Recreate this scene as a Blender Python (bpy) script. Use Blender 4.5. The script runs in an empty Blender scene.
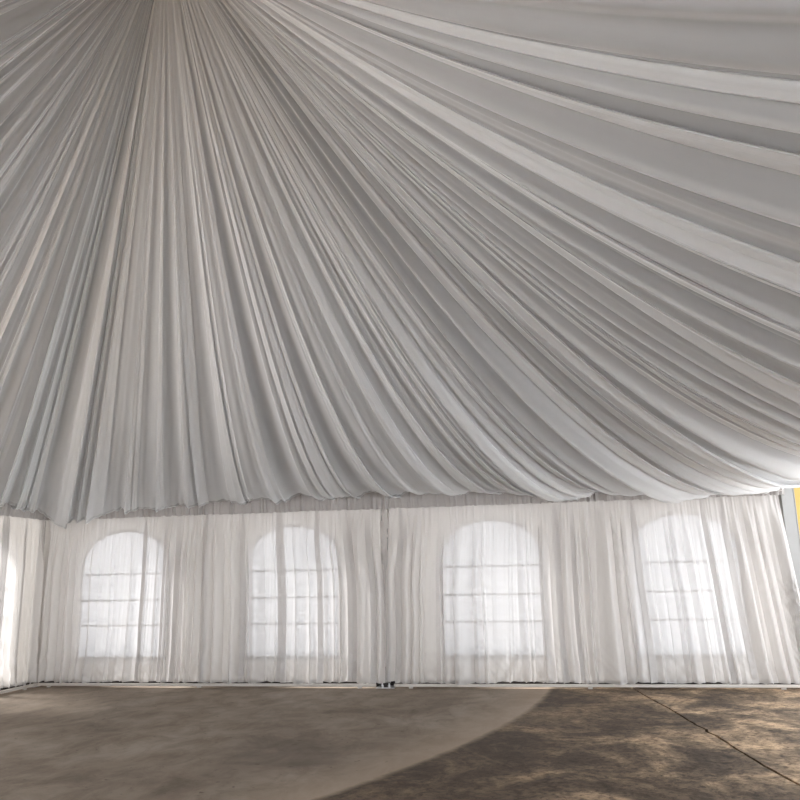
import bpy, bmesh, math, random
import numpy as np
from mathutils import Vector, Matrix

PI = math.pi
scene = bpy.context.scene
col = scene.collection
rng = np.random.default_rng(11)
random.seed(5)

# ------------------------------------------------------------------ helpers
def link(name, verts, faces, mat, parent=None, smooth=True):
    me = bpy.data.meshes.new(name)
    me.from_pydata([tuple(v) for v in verts], [], [tuple(f) for f in faces])
    me.update()
    if smooth:
        me.polygons.foreach_set('use_smooth', [True] * len(me.polygons))
    o = bpy.data.objects.new(name, me)
    col.objects.link(o)
    if mat: me.materials.append(mat)
    if parent: o.parent = parent
    return o

def link_bm(name, bm, mat, parent=None, smooth=False):
    me = bpy.data.meshes.new(name)
    bmesh.ops.recalc_face_normals(bm, faces=bm.faces[:])
    bm.to_mesh(me); bm.free()
    if smooth:
        me.polygons.foreach_set('use_smooth', [True] * len(me.polygons))
    o = bpy.data.objects.new(name, me)
    col.objects.link(o)
    if mat: me.materials.append(mat)
    if parent: o.parent = parent
    return o

def grid_mesh(name, V, mat, parent=None):
    """V: (rows, cols, 3) array -> smooth quad sheet"""
    r, c, _ = V.shape
    idx = np.arange(r * c).reshape(r, c)
    q = np.stack([idx[:-1, :-1], idx[:-1, 1:], idx[1:, 1:], idx[1:, :-1]], -1).reshape(-1, 4)
    me = bpy.data.meshes.new(name)
    me.vertices.add(r * c)
    me.vertices.foreach_set('co', V.reshape(-1).astype(np.float32))
    n = len(q)
    me.loops.add(n * 4)
    me.loops.foreach_set('vertex_index', q.reshape(-1).astype(np.int32))
    me.polygons.add(n)
    me.polygons.foreach_set('loop_start', (np.arange(n) * 4).astype(np.int32))
    me.polygons.foreach_set('loop_total', np.full(n, 4, np.int32))
    me.polygons.foreach_set('use_smooth', np.ones(n, bool))
    me.update(calc_edges=True)
    me.validate()
    o = bpy.data.objects.new(name, me)
    col.objects.link(o)
    me.materials.append(mat)
    if parent: o.parent = parent
    return o

def add_box(bm, x0, x1, y0, y1, z0, z1, bevel=0):
    r = bmesh.ops.create_cube(bm, size=1)
    for v in r['verts']:
        v.co = Vector(((x0 + x1) / 2 + v.co.x * (x1 - x0), (y0 + y1) / 2 + v.co.y * (y1 - y0), (z0 + z1) / 2 + v.co.z * (z1 - z0)))
    if bevel:
        es = list({e for v in r['verts'] for e in v.link_edges})
        bmesh.ops.bevel(bm, geom=es, offset=bevel, segments=2, affect='EDGES', profile=.6)

def add_cyl(bm, c, r, h, seg=20, axis='Z'):
    m = Matrix.Translation(Vector(c))
    if axis == 'Y': m = m @ Matrix.Rotation(PI / 2, 4, 'X')
    if axis == 'X': m = m @ Matrix.Rotation(PI / 2, 4, 'Y')
    bmesh.ops.create_cone(bm, cap_ends=True, segments=seg, radius1=r, radius2=r, depth=h, matrix=m)

def empty(name, loc):
    o = bpy.data.objects.new(name, None)
    o.empty_display_size = .2
    col.objects.link(o); o.location = loc
    return o

def tag(o, label, cat, group=None):
    o['label'] = label; o['category'] = cat
    if group: o['group'] = group
    return o

def struct(o, label=None):
    o['kind'] = 'structure'
    if label: o['label'] = label
    return o

def sstep(a, b, x):
    t = np.clip((x - a) / (b - a), 0, 1)
    return t * t * (3 - 2 * t)

def noise1(n, freq, x, r):
    """smooth 1-D noise on x (any shape) with given frequency"""
    lo = math.floor(float(x.min()) * freq) - 2
    k = r.uniform(-1, 1, int(math.ceil(float(x.max()) * freq) - lo + 4))
    p = x * freq - lo
    i = np.floor(p).astype(int); f = p - i
    f = f * f * (3 - 2 * f)
    return k[i] * (1 - f) + k[i + 1] * f

# ------------------------------------------------------------------ materials
def new_mat(name):
    m = bpy.data.materials.new(name); m.use_nodes = True
    nt = m.node_tree; nt.nodes.clear()
    out = nt.nodes.new('ShaderNodeOutputMaterial')
    return m, nt, out

def nd(nt, t, **kw):
    n = nt.nodes.new(t)
    for k, v in kw.items():
        if k in n.inputs: n.inputs[k].default_value = v
        else: setattr(n, k, v)
    return n

def cloth(name, color, trans, clear=0.0, thread=False, gloss=0.0, grough=.45, weave=0.0, tcol=None, bump=0.0, bscale=40):
    m, nt, out = new_mat(name)
    d = nd(nt, 'ShaderNodeBsdfDiffuse'); t = nd(nt, 'ShaderNodeBsdfTranslucent')
    nz = nd(nt, 'ShaderNodeTexNoise', Scale=bscale, Detail=4.0)
    tc = nd(nt, 'ShaderNodeTexCoord'); nt.links.new(tc.outputs['Object'], nz.inputs['Vector'])
    cr = nd(nt, 'ShaderNodeMix', data_type='RGBA')
    c2 = tuple(c * (1 - weave) for c in color)
    cr.inputs[6].default_value = (*c2, 1); cr.inputs[7].default_value = (*color, 1)
    nt.links.new(nz.outputs['Fac'], cr.inputs[0])
    nt.links.new(cr.outputs[2], d.inputs['Color'])
    t.inputs['Color'].default_value = (*(tcol or color), 1)
    if bump:
        b = nd(nt, 'ShaderNodeBump', Strength=bump, Distance=.01)
        nt.links.new(nz.outputs['Fac'], b.inputs['Height'])
        nt.links.new(b.outputs[0], d.inputs['Normal'])
    mx = nd(nt, 'ShaderNodeMixShader', Fac=trans)
    nt.links.new(d.outputs[0], mx.inputs[1]); nt.links.new(t.outputs[0], mx.inputs[2])
    last = mx
    if gloss:
        g = nd(nt, 'ShaderNodeBsdfGlossy', Roughness=grough)
        m3 = nd(nt, 'ShaderNodeMixShader', Fac=gloss)
        nt.links.new(last.outputs[0], m3.inputs[1]); nt.links.new(g.outputs[0], m3.inputs[2])
        last = m3
    if clear:
        tr = nd(nt, 'ShaderNodeBsdfTransparent')
        m2 = nd(nt, 'ShaderNodeMixShader', Fac=clear)
        if thread:                                # woven cloth closes up when seen edge-on
            lw = nd(nt, 'ShaderNodeLayerWeight', Blend=.5)
            pw = nd(nt, 'ShaderNodeMath', operation='POWER'); pw.inputs[1].default_value = 2.0
            mr = nd(nt, 'ShaderNodeMapRange'); mr.inputs['To Min'].default_value = clear; mr.inputs['To Max'].default_value = .02
            nt.links.new(lw.outputs['Facing'], pw.inputs[0]); nt.links.new(pw.outputs[0], mr.inputs['Value'])
            nt.links.new(mr.outputs[0], m2.inputs[0])
        nt.links.new(last.outputs[0], m2.inputs[1]); nt.links.new(tr.outputs[0], m2.inputs[2])
        last = m2
    nt.links.new(last.outputs[0], out.inputs[0])
    return m

def plain(name, color, rough=.5, metal=0.0, nscale=8, namp=.08):
    m, nt, out = new_mat(name)
    p = nd(nt, 'ShaderNodeBsdfPrincipled', Roughness=rough, Metallic=metal)
    tc = nd(nt, 'ShaderNodeTexCoord')
    nz = nd(nt, 'ShaderNodeTexNoise', Scale=nscale, Detail=5.0)
    nt.links.new(tc.outputs['Object'], nz.inputs['Vector'])
    mx = nd(nt, 'ShaderNodeMix', data_type='RGBA')
    mx.inputs[6].default_value = (*[c * (1 - namp) for c in color], 1)
    mx.inputs[7].default_value = (*[min(1, c * (1 + namp)) for c in color], 1)
    nt.links.new(nz.outputs['Fac'], mx.inputs[0])
    nt.links.new(mx.outputs[2], p.inputs['Base Color'])
    nt.links.new(p.outputs[0], out.inputs[0])
    return m

def pane_mat():
    m, nt, out = new_mat('clear_vinyl')
    t = nd(nt, 'ShaderNodeBsdfTransparent'); t.inputs[0].default_value = (.46, .465, .47, 1)
    g = nd(nt, 'ShaderNodeBsdfGlossy', Roughness=.08)
    mx = nd(nt, 'ShaderNodeMixShader', Fac=.06)
    nt.links.new(t.outputs[0], mx.inputs[1]); nt.links.new(g.outputs[0], mx.inputs[2])
    nt.links.new(mx.outputs[0], out.inputs[0])
    return m

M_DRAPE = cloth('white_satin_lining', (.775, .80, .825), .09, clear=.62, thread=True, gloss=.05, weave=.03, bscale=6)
M_CURT = cloth('sheer_white_voile', (.70, .68, .668), .36, clear=.27, thread=True, gloss=.07, grough=.35, weave=.05, bscale=25)
M_HEAD_SHADED = cloth('gathered_voile_shaded', (.43, .415, .41), .20, weave=.08, bscale=30)  # curtain heading: cloth colour darkened to carry the shade under the drape hem
M_SLEEVE = cloth('crinkled_voile', (.80, .77, .75), .3, weave=.15, bump=.4, bscale=60)
M_PVC = cloth('white_tarpaulin', (.56, .545, .53), 0.088, tcol=(.84, .80, .74), weave=.03, bscale=3)
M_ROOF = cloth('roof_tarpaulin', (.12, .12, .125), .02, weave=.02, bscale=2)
M_PANE = pane_mat()
M_MUNTIN = plain('printed_grey_bar', (.36, .37, .39), .6)
M_ALU = plain('painted_aluminium', (.27, .27, .265), .35, .35)
M_WHITE = plain('white_enamel', (.60, .56, .52), .45)
M_DARK = plain('dark_rubber', (.035, .03, .028), .8)
M_STEEL = plain('zinc_steel', (.75, .75, .77), .28, .9)
M_YEL = plain('yellow_cladding', (.21, .145, .03), .6)
M_BACKDROP = plain('pale_backdrop', (.68, .685, .70), .9, nscale=.8, namp=.06)  # for the added backdrop outside the windows
M_GREY = plain('grey_cladding', (.45, .46, .5), .7)

def floor_mat():
    m, nt, out = new_mat('stained_concrete')
    L = nt.links.new
    p = nd(nt, 'ShaderNodeBsdfPrincipled', Roughness=.78)
    p.inputs['Specular IOR Level'].default_value = .3
    tc = nd(nt, 'ShaderNodeTexCoord')
    def noise(scale, detail=6.0, rough=.6, dist=0.0, stretch=None):
        n = nd(nt, 'ShaderNodeTexNoise', Scale=scale, Detail=detail, Roughness=rough, Distortion=dist)
        if stretch:
            mp = nd(nt, 'ShaderNodeMapping'); mp.inputs['Scale'].default_value = stretch
            L(tc.outputs['Object'], mp.inputs[0]); L(mp.outputs[0], n.inputs['Vector'])
        else:
            L(tc.outputs['Object'], n.inputs['Vector'])
        return n.outputs['Fac']
    def ramp(v, stops):
        r = nd(nt, 'ShaderNodeValToRGB')
        e = r.color_ramp.elements
        while len(e) < len(stops): e.new(.5)
        for k, (pos, c) in enumerate(stops):
            e[k].position = pos; e[k].color = (*c, 1) if len(c) == 3 else c
        L(v, r.inputs[0]); return r.outputs[0]
    def mix(f, a, b, mode='MIX'):
        x = nd(nt, 'ShaderNodeMix', data_type='RGBA', blend_type=mode)
        if isinstance(f, float): x.inputs[0].default_value = f
        else: L(f, x.inputs[0])
        L(a, x.inputs[6]); L(b, x.inputs[7]); return x.outputs[2]
    def math_(op, a, b=None):
        x = nd(nt, 'ShaderNodeMath', operation=op)
        for k, v in enumerate((a, b)):
            if v is None: continue
            if isinstance(v, (int, float)): x.inputs[k].default_value = v
            else: L(v, x.inputs[k])
        return x.outputs[0]
    # smooth trowelled pour, greyer
    a = ramp(noise(.55, 7, .62, .6), [(.30, (.185, .143, .108)), (.50, (.28, .225, .175)), (.70, (.36, .30, .243))])
    a2 = ramp(noise(2.6, 9, .72, .5, (1, .6, 1)), [(.32, (.55, .52, .49)), (.58, (1.05, 1.05, 1.05))])
    a = mix(.8, a, a2, 'MULTIPLY')
    sp = ramp(noise(11, 3, .6, .2), [(.27, (.40, .37, .34)), (.35, (1, 1, 1))])
    a = mix(.85, a, sp, 'MULTIPLY')
    # one large dark damp stain
    bl = nd(nt, 'ShaderNodeVectorMath', operation='DISTANCE'); bl.inputs[1].default_value = (6.0, -4.75, 0)
    L(tc.outputs['Object'], bl.inputs[0])
    bd = math_('ADD', bl.outputs['Value'], math_('MULTIPLY', math_('SUBTRACT', noise(1.8, 6, .65, .5), .5), 2.4))
    bm_ = nd(nt, 'ShaderNodeMapRange'); bm_.inputs['From Min'].default_value = 1.15; bm_.inputs['From Max'].default_value = .25
    bm_.inputs['To Max'].default_value = .5
    L(bd, bm_.inputs['Value'])
    dk0 = nd(nt, 'ShaderNodeRGB'); dk0.outputs[0].default_value = (.115, .088, .068, 1)
    a = mix(bm_.outputs[0], a, dk0.outputs[0])
    # rough older pour, browner with tan patches and dark stains
    b = ramp(noise(.9, 8, .66, .8), [(.36, (.070, .050, .034)), (.46, (.135, .096, .064)), (.53, (.26, .19, .128)), (.62, (.50, .36, .235))])
    b2 = ramp(noise(6.5, 10, .76, .6, (1, .8, 1)), [(.38, (.36, .33, .30)), (.58, (1.2, 1.17, 1.13))])
    b = mix(.85, b, b2, 'MULTIPLY')
    b3 = ramp(noise(15, 8, .75, .4), [(.40, (.28, .25, .22)), (.50, (1.1, 1.1, 1.08))])
    b = mix(.75, b, b3, 'MULTIPLY')
    # curved edge between the two pours: big circle
    vs = nd(nt, 'ShaderNodeVectorMath', operation='DISTANCE')
    vs.inputs[1].default_value = (-7.355, 1.097, 0)
    L(tc.outputs['Object'], vs.inputs[0])
    d = math_('SUBTRACT', vs.outputs['Value'], 15.86)
    d = math_('ADD', d, math_('MULTIPLY', math_('SUBTRACT', noise(5, 5, .6), .5), .10))
    k = nd(nt, 'ShaderNodeMapRange'); k.inputs['From Min'].default_value = -.05; k.inputs['From Max'].default_value = .05
    L(d, k.inputs['Value'])
    c = mix(k.outputs[0], a, b)
    # pale worn rim along the inside of the curve
    rim = nd(nt, 'ShaderNodeMapRange'); rim.inputs['From Min'].default_value = -.75; rim.inputs['From Max'].default_value = -.05
    L(d, rim.inputs['Value'])
    inside = math_('SUBTRACT', 1.0, k.outputs[0])
    rimf = math_('MULTIPLY', math_('MULTIPLY', rim.outputs[0], inside), .60)
    pale = nd(nt, 'ShaderNodeRGB'); pale.outputs[0].default_value = (.44, .34, .255, 1)
    c = mix(rimf, c, pale.outputs[0])
    # dark stain just outside the curve
    st = nd(nt, 'ShaderNodeMapRange'); st.inputs['From Min'].default_value = 1.9; st.inputs['From Max'].default_value = .1
    L(d, st.inputs['Value'])
    stf = math_('MULTIPLY', math_('MULTIPLY', st.outputs[0], k.outputs[0]), .62)
    dk = nd(nt, 'ShaderNodeRGB'); dk.outputs[0].default_value = (.075, .055, .042, 1)
    c = mix(stf, c, dk.outputs[0])
    L(c, p.inputs['Base Color'])
    bp = nd(nt, 'ShaderNodeBump', Strength=.35, Distance=.012)
    h = math_('ADD', math_('MULTIPLY', noise(9, 8, .7), math_('ADD', .35, k.outputs[0])), math_('MULTIPLY', noise(60, 3, .6), .2))
    L(h, bp.inputs['Height']); L(bp.outputs[0], p.inputs['Normal'])
    L(p.outputs[0], out.inputs[0])
    return m
M_FLOOR = floor_mat()
M_GROUND = plain('pale_yard', (.64, .64, .65), .9, nscale=.5, namp=.15)

# ------------------------------------------------------------------ layout (metres): back wall y=0, left wall x=0, tent spans x 0..12, y 0..-16
W, DEP, EAVE = 12.0, 16.0, 3.0
PEAK = np.array([5.9, -7.85, 6.2])

# floor: two pours parted by an open joint
joint = [(9.55, .6), (9.59, -.13), (9.66, -.7), (9.73, -1.2), (9.82, -1.75), (9.90, -2.4), (9.97, -3.05), (10.03, -3.28), (10.0, -3.42), (10.06, -3.62), (10.11, -4.2), (10.18, -4.82), (10.3, -5.56), (10.9, -9.5), (11.6, -14), (12.3, -20)]
jj = []
for (x0, y0), (x1, y1) in zip(joint[:-1], joint[1:]):
    n = max(1, int(abs(y1 - y0) / .12))
    for k in range(n):
        u = k / n
        jj.append((x0 + (x1 - x0) * u + random.uniform(-.006, .006), y0 + (y1 - y0) * u))
jj.append(joint[-1])
bm = bmesh.new()
def slab(poly):
    f = bm.faces.new([bm.verts.new((x, y, 0)) for x, y in poly])
    r = bmesh.ops.extrude_face_region(bm, geom=[f])
    for v in r['geom']:
        if isinstance(v, bmesh.types.BMVert): v.co.z = -.12
slab([(-3, .6)] + [(x - .014 + random.uniform(-.005, .003), y) for x, y in jj] + [(-3, -20)])
slab([(16, -20)] + [(x + .014 + random.uniform(-.003, .005), y) for x, y in reversed(jj)] + [(16, .6)])
floor = struct(link_bm('floor', bm, M_FLOOR))
bm = bmesh.new(); bmesh.ops.create_grid(bm, x_segments=1, y_segments=1, size=1)
for v in bm.verts: v.co = Vector((v.co.x * 60 + 6, v.co.y * 60 - 8, -.125))
struct(link_bm('ground', bm, M_GROUND))

# ------------------------------------------------------------------ walls with arched window openings
def arch(cx, w=1.52, z0=.44, z1=2.46, rise=.56, n=22):
    """outline of an arched window (closed, anticlockwise)"""
    h = w / 2; zs = z1 - rise
    pts = [(cx - h, z0), (cx + h, z0)]
    for k in range(n + 1):
        a = PI * k / n
        pts.append((cx + h * math.cos(a), zs + rise * math.sin(a) ** .9))
    return pts

def wall_with_windows(name, length, centres, to3d):
    """bands of quads between each opening's outline and the bay's rectangle"""
    V, F = [], []
    def add(p): V.append(to3d(*p)); return len(V) - 1
    n = len(centres); wbay = length / n
    for i, c in enumerate(centres):
        u0 = i * wbay; u1 = u0 + wbay
        inner = arch(c)
        outer = []
        # match each inner point to the bay rectangle by angle around the opening's middle
        cz = 1.45
        for (x, z) in inner:
            dx, dz = x - c, z - cz
            cand = []
            if dx > 1e-9: cand.append((u1 - c) / dx)
            if dx < -1e-9: cand.append((u0 - c) / dx)
            if dz > 1e-9: cand.append((EAVE - cz) / dz)
            if dz < -1e-9: cand.append((0.02 - cz) / dz)
            t = min(cand); outer.append((c + dx * t, cz + dz * t))
        # corners
        rect = [(u0, .02), (u1, .02), (u1, EAVE), (u0, EAVE)]
        ii = [add(p) for p in inner]; oo = [add(p) for p in outer]
        m = len(inner)
        for k in range(m):
            a, b = k, (k + 1) % m
            pa, pb = outer[a], outer[b]
            corner = None
            for rc in rect:
                onA = abs(pa[0] - rc[0]) < 1e-6 or abs(pa[1] - rc[1]) < 1e-6
                onB = abs(pb[0] - rc[0]) < 1e-6 or abs(pb[1] - rc[1]) < 1e-6
                sameside = abs(pa[0] - pb[0]) < 1e-6 or abs(pa[1] - pb[1]) < 1e-6
                if onA and onB and not sameside: corner = rc; break
            if corner:
                F.append((ii[a], oo[a], add(corner), oo[b], ii[b]))
            else:
                F.append((ii[a], oo[a], oo[b], ii[b]))
    return struct(link(name, V, F, M_PVC, smooth=False))

WC = [1.56, 4.47, 7.64, 10.50]
wall_with_windows('wall_back', W, WC, lambda u, z: (u, 0.0, z))
WL = [1.62, 4.6]
wall_with_windows('wall_left', 6.0, WL, lambda u, z: (0.0, -u, z))

def window(n, c, left=False):
    to = (lambda u, d, z: (-d, -u, z)) if left else (lambda u, d, z: (u, d, z))
    e = struct(empty(f'window_{n}', to(c, 0, .44)))
    base = Vector(e.location)
    def w3(u, d, z): return Vector(to(u, d, z)) - base
    inner, outer = arch(c, 1.50, .45, 2.45), arch(c, 1.60, .40, 2.50, .65)
    V, F = [], []
    m = len(inner)
    for d in (-.012, .012):
        for p in inner: V.append(w3(p[0], d, p[1]))
        for p in outer: V.append(w3(p[0], d, p[1]))
    for k in range(m):
        a, b = k, (k + 1) % m
        F += [(a, b, m + b, m + a), (2 * m + a, 3 * m + a, 3 * m + b, 2 * m + b), (a, 2 * m + a, 2 * m + b, b), (m + a, m + b, 3 * m + b, 3 * m + a)]
    link('window_frame', V, F, M_PVC, e, smooth=False)
    link('pane', [w3(p[0], .002, p[1]) for p in inner], [tuple(range(m))], M_PANE, e, smooth=False)
    bm = bmesh.new()
    def bar(u0, u1, z0, z1):
        a, b = w3(u0, -.004, z0), w3(u1, .006, z1)
        add_box(bm, min(a.x, b.x), max(a.x, b.x), min(a.y, b.y), max(a.y, b.y), z0 - base.z, z1 - base.z)
    for z in (.933, 1.338, 1.761):
        h = .74 if z < 2 else .60
        bar(c - h, c + h, z - .016, z + .016)
    link_bm('muntin', bm, M_MUNTIN, e)
for i, c in enumerate(WC): window(i + 1, c)
for i, c in enumerate(WL): window(i + 5, c, True)

# dark strips added along the wall foot for the dark gaps below the hems
bm = bmesh.new(); add_box(bm, 0, W, -.035, -.012, 0.0, .085)
struct(link_bm('trim_1', bm, M_DARK))
bm = bmesh.new(); add_box(bm, .012, .035, -6, -.04, 0.0, .085)
struct(link_bm('trim_2', bm, M_DARK))

# eave beams and roof cover
bm = bmesh.new()
add_box(bm, -.05, W + .05, -.05, .05, 2.98, 3.12)
add_box(bm, -.05, W + .05, -DEP - .05, -DEP + .05, 2.98, 3.12)
add_box(bm, -.05, .05, -DEP, 0, 2.981, 3.121)
add_box(bm, W - .05, W + .05, -DEP, 0, 2.981, 3.121)
struct(link_bm('trim_3', bm, M_ALU))
ap = (PEAK[0], PEAK[1], 7.1)
cs = [(-.15, .15, 3.1), (W + .15, .15, 3.1), (W + .15, -DEP - .15, 3.1), (-.15, -DEP - .15, 3.1)]
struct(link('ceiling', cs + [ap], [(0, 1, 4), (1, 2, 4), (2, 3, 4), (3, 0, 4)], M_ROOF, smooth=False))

# ------------------------------------------------------------------ the pleated ceiling drape
def build_drape():
    r = np.random.default_rng(23)
    IN = .30                                     # hem stands this far inside the walls
    x0, x1, y0, y1 = IN, W - .13, -IN, -DEP + IN
    LB = x1 - x0; LS = y0 - y1
    TOT = 2 * (LB + LS)
    # s: 0 at back-left corner, runs along the back wall (to LB), down the right side, along the front, up the left side
    # pleat list
    # kinds: 0 flat or shallow valley, 1 knife pleat (cloth doubled back on itself), 2 soft roll
    edges = [-8.0]; kind = []
    while edges[-1] < TOT - 8.0:
        q = edges[-1]
        prev = kind[-1] if kind else 0
        if q < 6.8:
            k = r.choice([1, 2], p=[.85, .15]) if prev == 0 else r.choice([0, 1], p=[.72, .28])
            w = {0: r.uniform(.08, .46), 1: r.uniform(.08, .32), 2: r.uniform(.12, .3)}[int(k)]
        elif q < 9.6:
            k = r.choice([1, 2], p=[.6, .4]) if prev == 0 else r.choice([0, 1, 2], p=[.55, .25, .2])
            w = {0: r.uniform(.08, .30), 1: r.uniform(.10, .30), 2: r.uniform(.16, .36)}[int(k)]
        else:
            k = r.choice([1, 2], p=[.45, .55]) if prev == 0 else r.choice([0, 1, 2], p=[.45, .25, .3])
            w = {0: r.uniform(.10, .36), 1: r.uniform(.14, .42), 2: r.uniform(.26, .60)}[int(k)]
        edges.append(q + w); kind.append(int(k))
    edges = np.array(edges); edges[-1] = TOT - 8.0
    kind = np.array(kind); npl = len(kind)
    S0, PL, XI = [], [], []
    for i in range(npl):
        near = -4 < edges[i] < LB + 7.5
        dens = ({0: 12, 1: 30, 2: 20} if near else {0: 4, 1: 12, 2: 8})[kind[i]]
        XI.append(np.arange(dens) / dens); PL.append(np.full(dens, i))
    XI.append(np.array([1.0])); PL.append(np.array([npl - 1]))
    xi = np.concatenate(XI); pl = np.concatenate(PL)
    wid = (edges[1:] - edges[:-1])
    W1 = wid[pl]
    # cross-section of every pleat: lateral position p (0..1 of its width) and depth q into the room
    kx = np.array([0, .10, .34, .40, .43, .46, .50, .64, .68, .71, .74, .80, 1.0])
    kp = np.array([0, .20, .90, .985, 1.0, .985, .92, .20, .09, .07, .09, .20, 1.0])
    kq = np.array([0, .35, .95, 1.0, .93, .80, .70, .55, .50, .42, .33, .28, 0.0])
    flip = (r.random(npl) < np.where(edges[:-1] < 3.0, .62, .38))[pl]
    xk = np.where(flip, 1 - xi, xi)
    pk = np.interp(xk, kx, kp); qk = np.interp(xk, kx, kq)
    pk = np.where(flip, 1 - pk, pk)
    skew = np.exp(r.uniform(-.7, .7, npl))[pl]
    hr = np.sin(PI * xi ** skew) ** .9
    kk = kind[pl]
    p = np.where(kk == 1, pk, xi)
    dep = np.where(kind == 0, -r.uniform(.05, .45, npl), np.where(kind == 1, r.uniform(.22, .5, npl), r.uniform(.40, .75, npl) * (1 - .35 * np.clip((wid - .2) / .4, 0, 1))))[pl]
    q = np.where(kk == 1, qk, hr)
    S = edges[pl] + p * W1
    T = np.concatenate([np.linspace(.004, .16, 18)[:-1], np.linspace(.16, .90, 64)[:-1], np.linspace(.90, 1.0, 26)])
    TT = T[:, None] + 0 * S[None, :]
    SS = S[None, :] + 0 * TT
    shp = SS.shape
    # pleats swell, fade and wander a little along their length
    ph = r.uniform(0, 2 * PI, npl)[pl][None]; fr = r.uniform(2.0, 6.0, npl)[pl][None]
    swell = .80 + .20 * np.sin(TT * fr + ph)
    loc = TT * .95 + .05       # everything narrows towards the peak
    flatten = 1 - (.25 + .35 * sstep(4.5, 8, SS + x0)) * sstep(.90, 1.0, TT)
    disp = W1[None] * loc * (dep * q)[None] * swell * flatten
    # overlap of the knife pleats comes and goes
    half = edges[pl] + W1 * .5
    tuck = np.where(kk == 1, .86 + .22 * np.sin(TT * fr * .8 + ph * 1.7), 1.0)
    Xl = np.where((kk == 1)[None], half[None] + (SS - half[None]) * tuck, SS)
    Xl = np.where((kk == 1)[None] & ((xi < .02) | (xi > .98))[None], SS, Xl)
    fine = np.zeros(shp)
    for f0, a0 in ((9, .010), (21, .006), (43, .0030)):
        drift = noise1(0, 3.0, TT, r) * (.35 / f0 * 4)
        fine += a0 * noise1(0, f0, SS + drift, r) * (.35 + .65 * noise1(0, .8, SS * 1.7 + TT * 5, r) ** 2 * 2)
    disp = disp + fine * loc * (.35 + .9 * sstep(.55, 1, TT))
    gather = sstep(.90, 1.0, TT)
    disp += gather * .022 * noise1(0, 14, SS, r) + gather * .010 * noise1(0, 34, SS, r)
    # end points
    def perim(s):
        s = np.mod(s, TOT)
        x = np.empty_like(s); y = np.empty_like(s); nx = np.zeros_like(s); ny = np.zeros_like(s)
        a = s < LB; b = (s >= LB) & (s < LB + LS); c = (s >= LB + LS) & (s < 2 * LB + LS); d = s >= 2 * LB + LS
        x[a] = x0 + s[a]; y[a] = y0
        x[b] = x1; y[b] = y0 - (s[b] - LB)
        x[c] = x1 - (s[c] - LB - LS); y[c] = y1
        x[d] = x0; y[d] = y1 + (s[d] - 2 * LB - LS)
        return x, y
    def outward(s):
        # smoothed outward normal
        ox = np.zeros_like(s); oy = np.zeros_like(s)
        for dlt in np.linspace(-.7, .7, 9):
            q = np.mod(s + dlt, TOT)
            oy += (q < LB); ox += ((q >= LB) & (q < LB + LS)); oy -= ((q >= LB + LS) & (q < 2 * LB + LS)); ox -= (q >= 2 * LB + LS)
        l = np.hypot(ox, oy); return ox / l, oy / l
    # the hem line along the back wall: heights read along X
    hx = np.array([-9, -.6, .0, .3, .55, .78, 1.2, 2.1, 3.0, 4.7, 6.3, 7.85, 8.5, 8.96, 9.30, 9.48, 9.9, 10.35, 10.75, 11.1, 11.39, 11.62, 11.80, 11.95, 12.3, 13.0, 14.5, 16, 60])
    hz = np.array([2.88, 2.88, 2.80, 2.70, 2.64, 2.665, 2.775, 2.815, 2.88, 2.90, 2.905, 2.89, 2.83, 2.745, 2.80, 2.83, 2.79, 2.745, 2.71, 2.765, 2.80, 2.755, 2.745, 2.84, 2.95, 2.70, 2.86, 2.80, 2.86])
    Xh = S + x0
    nz1 = noise1(0, 6, np.arange(-9, 62, .02), r); nz2 = noise1(0, 17, np.arange(-9, 62, .02), r)
    def hem_z(q): return np.interp(q + x0, hx, hz) + .012 * np.interp(q, np.arange(-9, 62, .02), nz1) + .010 * np.interp(q, np.arange(-9, 62, .02), nz2)
    zed = hem_z(S)
    ex, ey = perim(S + 0.0)
    ox, oy = outward(S)
    # lateral drift of the lower part of the pleats along the back wall
    exl, eyl = perim(Xl)
    t3 = TT
    P = PEAK
    tr = .045 + .955 * t3                         # gathered on a ring at the peak
    bx = P[0] + (exl - P[0]) * tr; by = P[1] + (eyl - P[1]) * tr
    zend = hem_z(Xl)
    bz = P[2] + (zend - P[2]) * t3
    # hanging slack
    sx = np.array([-9, -2, 0, 1.5, 3.5, 5.5, 7.0, 9, 12, 13.5, 16, 20, 60])
    sv = np.array([.30, .22, .15, .22, .52, .80, .88, .86, .88, .80, .55, .45, .45])
    g0 = np.arange(-9, 62, .02); g1 = noise1(0, 1.6, g0, r); g2 = noise1(0, 4.0, g0, r)
    sag = np.interp(Xl + x0, sx, sv) + .05 * np.interp(Xl, g0, g1) + .03 * np.interp(Xl, g0, g2)
    shape = (t3 ** 1.05) * np.clip(1 - t3, 0, 1) ** .9
    shape = shape / shape.max()
    bz = bz - sag * shape
    # displacement along the inward-facing normal
    run = np.hypot(ex - P[0], ey - P[1]); drop = P[2] - zed
    ca = np.broadcast_to(run / np.hypot(run, drop), SS.shape); sa = np.broadcast_to(drop / np.hypot(run, drop), SS.shape)
    OX = np.broadcast_to(ox, SS.shape); OY = np.broadcast_to(oy, SS.shape)
    bx = bx - OX * sa * disp; by = by - OY * sa * disp; bz = bz - ca * disp
    V = np.stack([bx, by, bz], -1)
    # hem turned back under and up to the eave
    last = V[-1]
    rows = []
    for q, (o_, u_) in enumerate(((.02, -.018), (.05, -.022), (.085, .0), (.12, .05), (.15, .13))):
        k = last.copy()
        k[:, 0] += ox * o_; k[:, 1] += oy * o_; k[:, 2] += u_
        if q >= 3: k[:, 2] = k[:, 2] * .4 + .6 * (2.96 if q == 4 else 2.86)
        rows.append(k[None])
    top = V[0].copy()
    top[:, :2] = P[:2] + (top[:, :2] - P[:2]) * .15; top[:, 2] += .45
    V = np.concatenate([top[None], V] + rows, 0)
    return grid_mesh('ceiling_drape', V, M_DRAPE)
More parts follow.
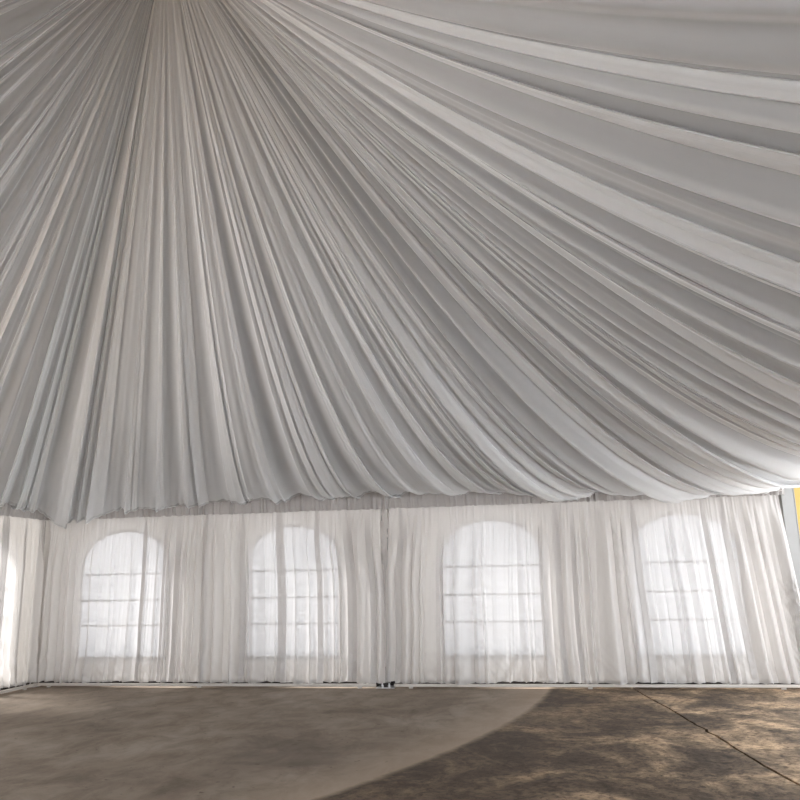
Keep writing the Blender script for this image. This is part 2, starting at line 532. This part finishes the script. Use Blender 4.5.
drape = build_drape()
tag(drape, 'white pleated cloth ceiling lining gathered to a high peak and swagged along the eaves', 'ceiling drape')

# ------------------------------------------------------------------ curtains
def curtain(name, length, to3d, seed, lean=0.0, gapL=(.08, 0.0), gapR=(.08, 0.0), crumple=(), zt=2.69, zcover=2.97, amp=1.0, origin=(0, 0, 0), coverR=0.0):
    r = np.random.default_rng(seed)
    root = empty(name, origin)
    O = np.array(origin)
    N = int(length * 320); rows = 72
    u = np.linspace(0, 1, N); v = np.linspace(0, 1, rows)      # v 0 top
    VV, UU = np.meshgrid(v, u, indexing='ij')
    # irregular pleat edges
    e = [0.0]
    while e[-1] < length: e.append(e[-1] + float(np.clip(r.lognormal(math.log(.12), .5), .05, .32)))
    e = np.array(e) * (length / e[-1])
    n = len(e) - 1
    L = UU * length
    wob = .035 * noise1(0, 1.3, VV * 2 + L * .9, r) * VV
    Lq = np.clip(L + wob, 0, length - 1e-6)
    pi = np.clip(np.searchsorted(e, Lq, side='right') - 1, 0, n - 1)
    xi = (Lq - e[pi]) / (e[pi + 1] - e[pi]); wd = e[pi + 1] - e[pi]
    dep = np.where(r.random(n) < .35, r.uniform(.03, .12, n), r.uniform(.35, .85, n))
    skw = np.exp(r.uniform(-.6, .6, n)); startv = r.uniform(.0, .25, n)
    h = np.sin(PI * xi ** skw[pi]) ** .9
    # some pleats are doubled back on themselves
    kn = (r.random(n) < .6) & ((e[1:] - e[:-1]) < .105)
    fx = np.array([0, .12, .36, .41, .45, .50, .64, .70, .75, .80, 1.0])
    fp = np.array([0, .22, .92, 1.0, .99, .90, .22, .10, .10, .20, 1.0])
    fq = np.array([0, .40, .95, 1.0, .85, .72, .55, .45, .36, .28, 0.0])
    fl = (r.random(n) < .5)[pi]
    xk = np.where(fl, 1 - xi, xi)
    pk = np.interp(xk, fx, fp); pk = np.where(fl, 1 - pk, pk)
    h = np.where(kn[pi], np.interp(xk, fx, fq), h)
    dep = np.where(kn, r.uniform(.25, .5, n), dep)
    latc = np.where(kn[pi], wd * (pk - xi), 0) * sstep(-.08, .10, VV)
    grow = sstep(0, .22, VV - startv[pi] * .4) * (.8 + .25 * VV)
    big = wd * dep[pi] * h * grow * .75
    small = .007 * noise1(0, 26, L, r) * (1 - sstep(.1, .6, VV)) + .004 * noise1(0, 40, L + VV * .1, r)
    crush = sstep(.66, 1.0, VV) * (.020 * noise1(0, 11, L * .9 + VV * 1.4, r) + .012 * noise1(0, 23, L - VV * 2.1, r))
    for (lc, lw, v0, v1, am) in crumple:       # cloth caught up in a narrow crinkled strip
        mask = np.exp(-((L - lc) / lw) ** 2) * sstep(v0, v0 + .05, VV) * (1 - sstep(v1 - .1, v1, VV))
        crush = crush + mask * am * (noise1(0, 24, VV * 2.6 + L * .8, r) + .7 * noise1(0, 45, VV * 2.6 - L * 2, r))
    d = .02 + amp * (1.35 * big + small + crush)
    # hem: caught in clumps, arching up between them
    ks = [0.0]
    while ks[-1] < length: ks.append(ks[-1] + r.uniform(.08, .30))
    ks = np.array(ks) * (length / ks[-1])
    kk = np.clip(np.searchsorted(ks, u * length, side='right') - 1, 0, len(ks) - 2)
    kx = (u * length - ks[kk]) / (ks[kk + 1] - ks[kk])
    archh = r.uniform(.008, .026, len(ks) - 1) * (r.random(len(ks) - 1) < .62)
    hem = .074 + archh[kk] * np.clip(1 - (2 * np.abs(kx - .5)) ** 6, 0, 1) + .006 * noise1(0, 18, u * length, r)
    # side edges open near the posts at the top and close lower down
    gl = gapL[0] + (gapL[1] - gapL[0]) * sstep(.1, .5, v); gr = gapR[0] + (gapR[1] - gapR[0]) * (v if gapR[1] < -.05 else sstep(.1, .5, v))
    GL = gl[:, None]; GR = gr[:, None]
    LL = GL + np.clip(UU * length + latc, 0, length) / length * (length - GL - GR) + lean * sstep(0, 1, VV) ** 1.0 * (UU * (1 - UU) * 4) + coverR * 0
    Z = zt + (hem[None, :] - zt) * VV
    P = to3d(LL, d + .035 * sstep(.8, 1, VV), Z) - O
    grid_mesh('panel', P, M_CURT, root)
    # gathered heading above the rod seam
    hr = 16
    vh = np.linspace(0, 1, hr)
    VH, UH = np.meshgrid(vh, np.linspace(0, 1, int(length * 260)), indexing='ij')
    Lh = UH * length
    dh = .030 + .016 * noise1(0, 22, Lh, r) + .010 * noise1(0, 37, Lh + VH * .02, r) + .012 * np.sin(PI * VH)
    zz = zt - .012 + (zcover - zt + .012) * VH + .007 * noise1(0, 20, Lh, r) * (VH < .08)
    hd = grid_mesh('heading', to3d(gapL[0] * .3 + Lh * (1 - .3 * (gapL[0] + gapR[0]) / length), dh, zz) - O, M_HEAD_SHADED, root)
    return root

back3 = lambda x_off: (lambda L, d, Z: np.stack([x_off + L, -.155 - d, Z], -1))
left3 = lambda y_off: (lambda L, d, Z: np.stack([.155 + d, y_off - L, Z], -1))
G = 'sheer curtains along the back wall'
specs = [
    (0, .00, (.16, .15), (.004, .004), 'sheer white curtain over the arched window beside the left corner', 31),
    (3, .02, (.004, .004), (.085, .004), 'sheer white curtain over the arched window just left of the middle post', 32),
    (6, .03, (.085, .004), (.004, .004), 'sheer white curtain over the arched window just right of the middle post', 33),
    (9, .05, (.004, .004), (.15, -.10), 'slanting sheer white curtain over the arched window next to the right end post', 34)]
for xo, lean, gL, gR, lab, sd in specs:
    c = curtain('curtain', 3.0, back3(xo), sd, lean, gL, gR, origin=(xo + 1.5, -.17, .07), crumple=((.50, .05, .04, .5, .022), (2.86, .12, .45, 1.0, .03)) if xo == 9 else ())
    tag(c, lab, 'curtain', G)
c = curtain('curtain', 3.0, left3(-.22), 41, 0, (.02, 0), (.05, 0), origin=(.17, -1.72, .07))
tag(c, 'warm backlit sheer curtain on the side wall round the left corner', 'curtain')

# ------------------------------------------------------------------ posts, feet, rails
def crinkle_sleeve(rad, z0, z1, seed, parent, off):
    r = np.random.default_rng(seed)
    na, nz = 40, 110
    A, Zz = np.meshgrid(np.linspace(0, 2 * PI, na), np.linspace(z0, z1, nz), indexing='xy')
    R = rad * (1 + .16 * noise1(0, 14, Zz + .12 * np.sin(A * 2), r) + .13 * noise1(0, 31, Zz + .07 * np.sin(A * 3 + 1), r) + .10 * np.sin(A * 5 + Zz * 9))
    R[:, -1] = R[:, 0]
    V = np.stack([off[0] + R * np.cos(A), off[1] + R * np.sin(A), Zz], -1)
    return grid_mesh('sleeve', V, M_SLEEVE, parent)

def post(x, y, label, sleeve=None, foot=True, half=.055, group=None):
    e = empty('tent_post', (x, y, 0))
    bm = bmesh.new()
    add_box(bm, -half, half, -half, half, .012, 2.98, .008)
    for s in (-1, 1):                               # keder grooves stand proud as ribs
        add_box(bm, s * half - .006, s * half + .006, -half - .008, -half + .004, .03, 2.97, .002)
    link_bm('shaft', bm, M_ALU, e)
    if foot:
        bm = bmesh.new(); add_box(bm, -.14, .14, -.20, .10, 0, .012, .003)
        link_bm('base_plate', bm, M_STEEL, e)
        bm = bmesh.new()
        add_box(bm, -.075, .075, -.16, -.12, .012, .075, .006)
        link_bm('bracket', bm, M_DARK, e)
        for sx in (-.045, .06):
            bm = bmesh.new(); add_cyl(bm, (sx, -.175, .03), .021, .035, 6); add_cyl(bm, (sx, -.175, .055), .011, .03, 12)
            link_bm('bolt', bm, M_STEEL, e)
    if sleeve: crinkle_sleeve(sleeve, .3, 2.95, int(x * 7 + 3), e, (0, -.022))
    tag(e, label, 'post', group)
    return e
# posts stand just inside the wall sheet
post(.085, -.085, 'corner post with a dark foot bracket where the left and back walls meet')
post(3.0, -.075, 'slim cloth-wrapped post between the two left-hand curtains', sleeve=.042, foot=False, half=.03)
post(6.0, -.075, 'middle post in a crinkled cloth sleeve with a bright bolted foot', sleeve=.062, half=.045)
post(W, -.06, 'bare grey aluminium end post beside the open side', half=.085)
# the rest of the frame stands behind and beside the camera
for n, (x, y) in enumerate([(W, -4.0), (W, -8.0), (W, -12.0), (W, -15.9), (8.0, -15.9), (4.0, -15.9), (.08, -15.9), (.08, -11.0), (.08, -6.1)]):
    bm = bmesh.new(); add_box(bm, x - .055, x + .055, y - .055, y + .055, 0, 2.98, .008)
    struct(link_bm(f'trim_{n + 4}', bm, M_ALU))

def rail(name, p0, p1, label):
    a, b = Vector(p0), Vector(p1); L = (b - a).length
    e = empty(name, a)
    bm = bmesh.new()
    ang = math.atan2(b.y - a.y, b.x - a.x)
    add_box(bm, 0, L, -.03, .03, .028, .066, .006)
    o = link_bm('rail_bar', bm, M_WHITE, e)
    for q in (.25, L / 2, L - .25):
        bm = bmesh.new(); add_box(bm, q - .03, q + .03, .0, .028, 0, .0285)
        link_bm('rail_foot', bm, M_WHITE, e)
    e.rotation_euler = (0, 0, ang)
    tag(e, label, 'rail')
    return e
rail('base_rail', (.22, -.262, 0), (5.86, -.262, 0), 'white base rail on the floor left of the middle post')
rail('base_rail', (6.14, -.262, 0), (11.86, -.262, 0), 'white base rail on the floor right of the middle post')
rail('base_rail', (.262, -5.9, 0), (.262, -.30, 0), 'bright white base rail at the foot of the left side curtain')

# ------------------------------------------------------------------ beyond the open side: a yellow building
e = empty('building', (17.0, 9.0, 0))
bm = bmesh.new(); add_box(bm, -2.9, 3.0, 0, 4.0, -.12, 4.4)
link_bm('wall', bm, M_YEL, e)
bm = bmesh.new(); add_box(bm, -3.1, 3.2, -.2, 4.2, 4.4, 4.6)
link_bm('roof', bm, M_GREY, e)
bm = bmesh.new(); add_box(bm, -2.86, 2.96, -.04, .02, -.12, 1.9)
link_bm('plinth', bm, M_GREY, e)
tag(e, 'yellow building glimpsed through the gap past the right end post', 'building')

# pale backdrop added behind the tent so the windows look evenly bright
bm = bmesh.new(); add_box(bm, -8, 12.45, 4.0, 4.2, -.12, 3.3); add_box(bm, -8.05, 12.5, 3.94, 4.26, 3.3, 3.4)
struct(link_bm('wall_backdrop', bm, M_BACKDROP))

# ------------------------------------------------------------------ daylight
w = bpy.data.worlds.new('overcast'); scene.world = w; w.use_nodes = True
bg = w.node_tree.nodes['Background']
bg.inputs[0].default_value = (.93, .96, 1.0, 1); bg.inputs[1].default_value = 1.0
sun = bpy.data.lights.new('sun', 'SUN'); sun.energy = 9.0; sun.angle = .3; sun.color = (1, .98, .955)
so = bpy.data.objects.new('sun', sun); col.objects.link(so)
so.rotation_euler = Vector((1, -.25, -1.1)).to_track_quat('-Z', 'Y').to_euler()

# ------------------------------------------------------------------ camera
f, pit, ro, ya, cx, D, hh = 800.85, .21698, .02053, .17128, 8.45796, 12.65155, 1.62968
R0 = Vector((math.cos(ya), math.sin(ya), 0)); F0 = Vector((-math.sin(ya), math.cos(ya), 0)); Zu = Vector((0, 0, 1))
Fw = F0 * math.cos(pit) + Zu * math.sin(pit); U0 = Zu * math.cos(pit) - F0 * math.sin(pit)
Rr = R0 * math.cos(ro) - U0 * math.sin(ro); Uu = R0 * math.sin(ro) + U0 * math.cos(ro)
cd = bpy.data.cameras.new('camera'); cam = bpy.data.objects.new('camera', cd); col.objects.link(cam)
m = Matrix.Identity(4)
for i in range(3):
    m[i][0], m[i][1], m[i][2] = Rr[i], Uu[i], -Fw[i]
m[0][3], m[1][3], m[2][3] = cx, -D, hh
cam.matrix_world = m
cd.sensor_width = 36; cd.lens = f * 36 / 800
cd.clip_end = 300
scene.camera = cam

vs = scene.view_settings
vs.view_transform = 'Standard'; vs.look = 'None'; vs.gamma = 1; vs.exposure = 1.85
scene.cycles.max_bounces = 12; scene.cycles.diffuse_bounces = 7; scene.cycles.transparent_max_bounces = 24
scene.cycles.transmission_bounces = 10
scene.cycles.use_denoising = True
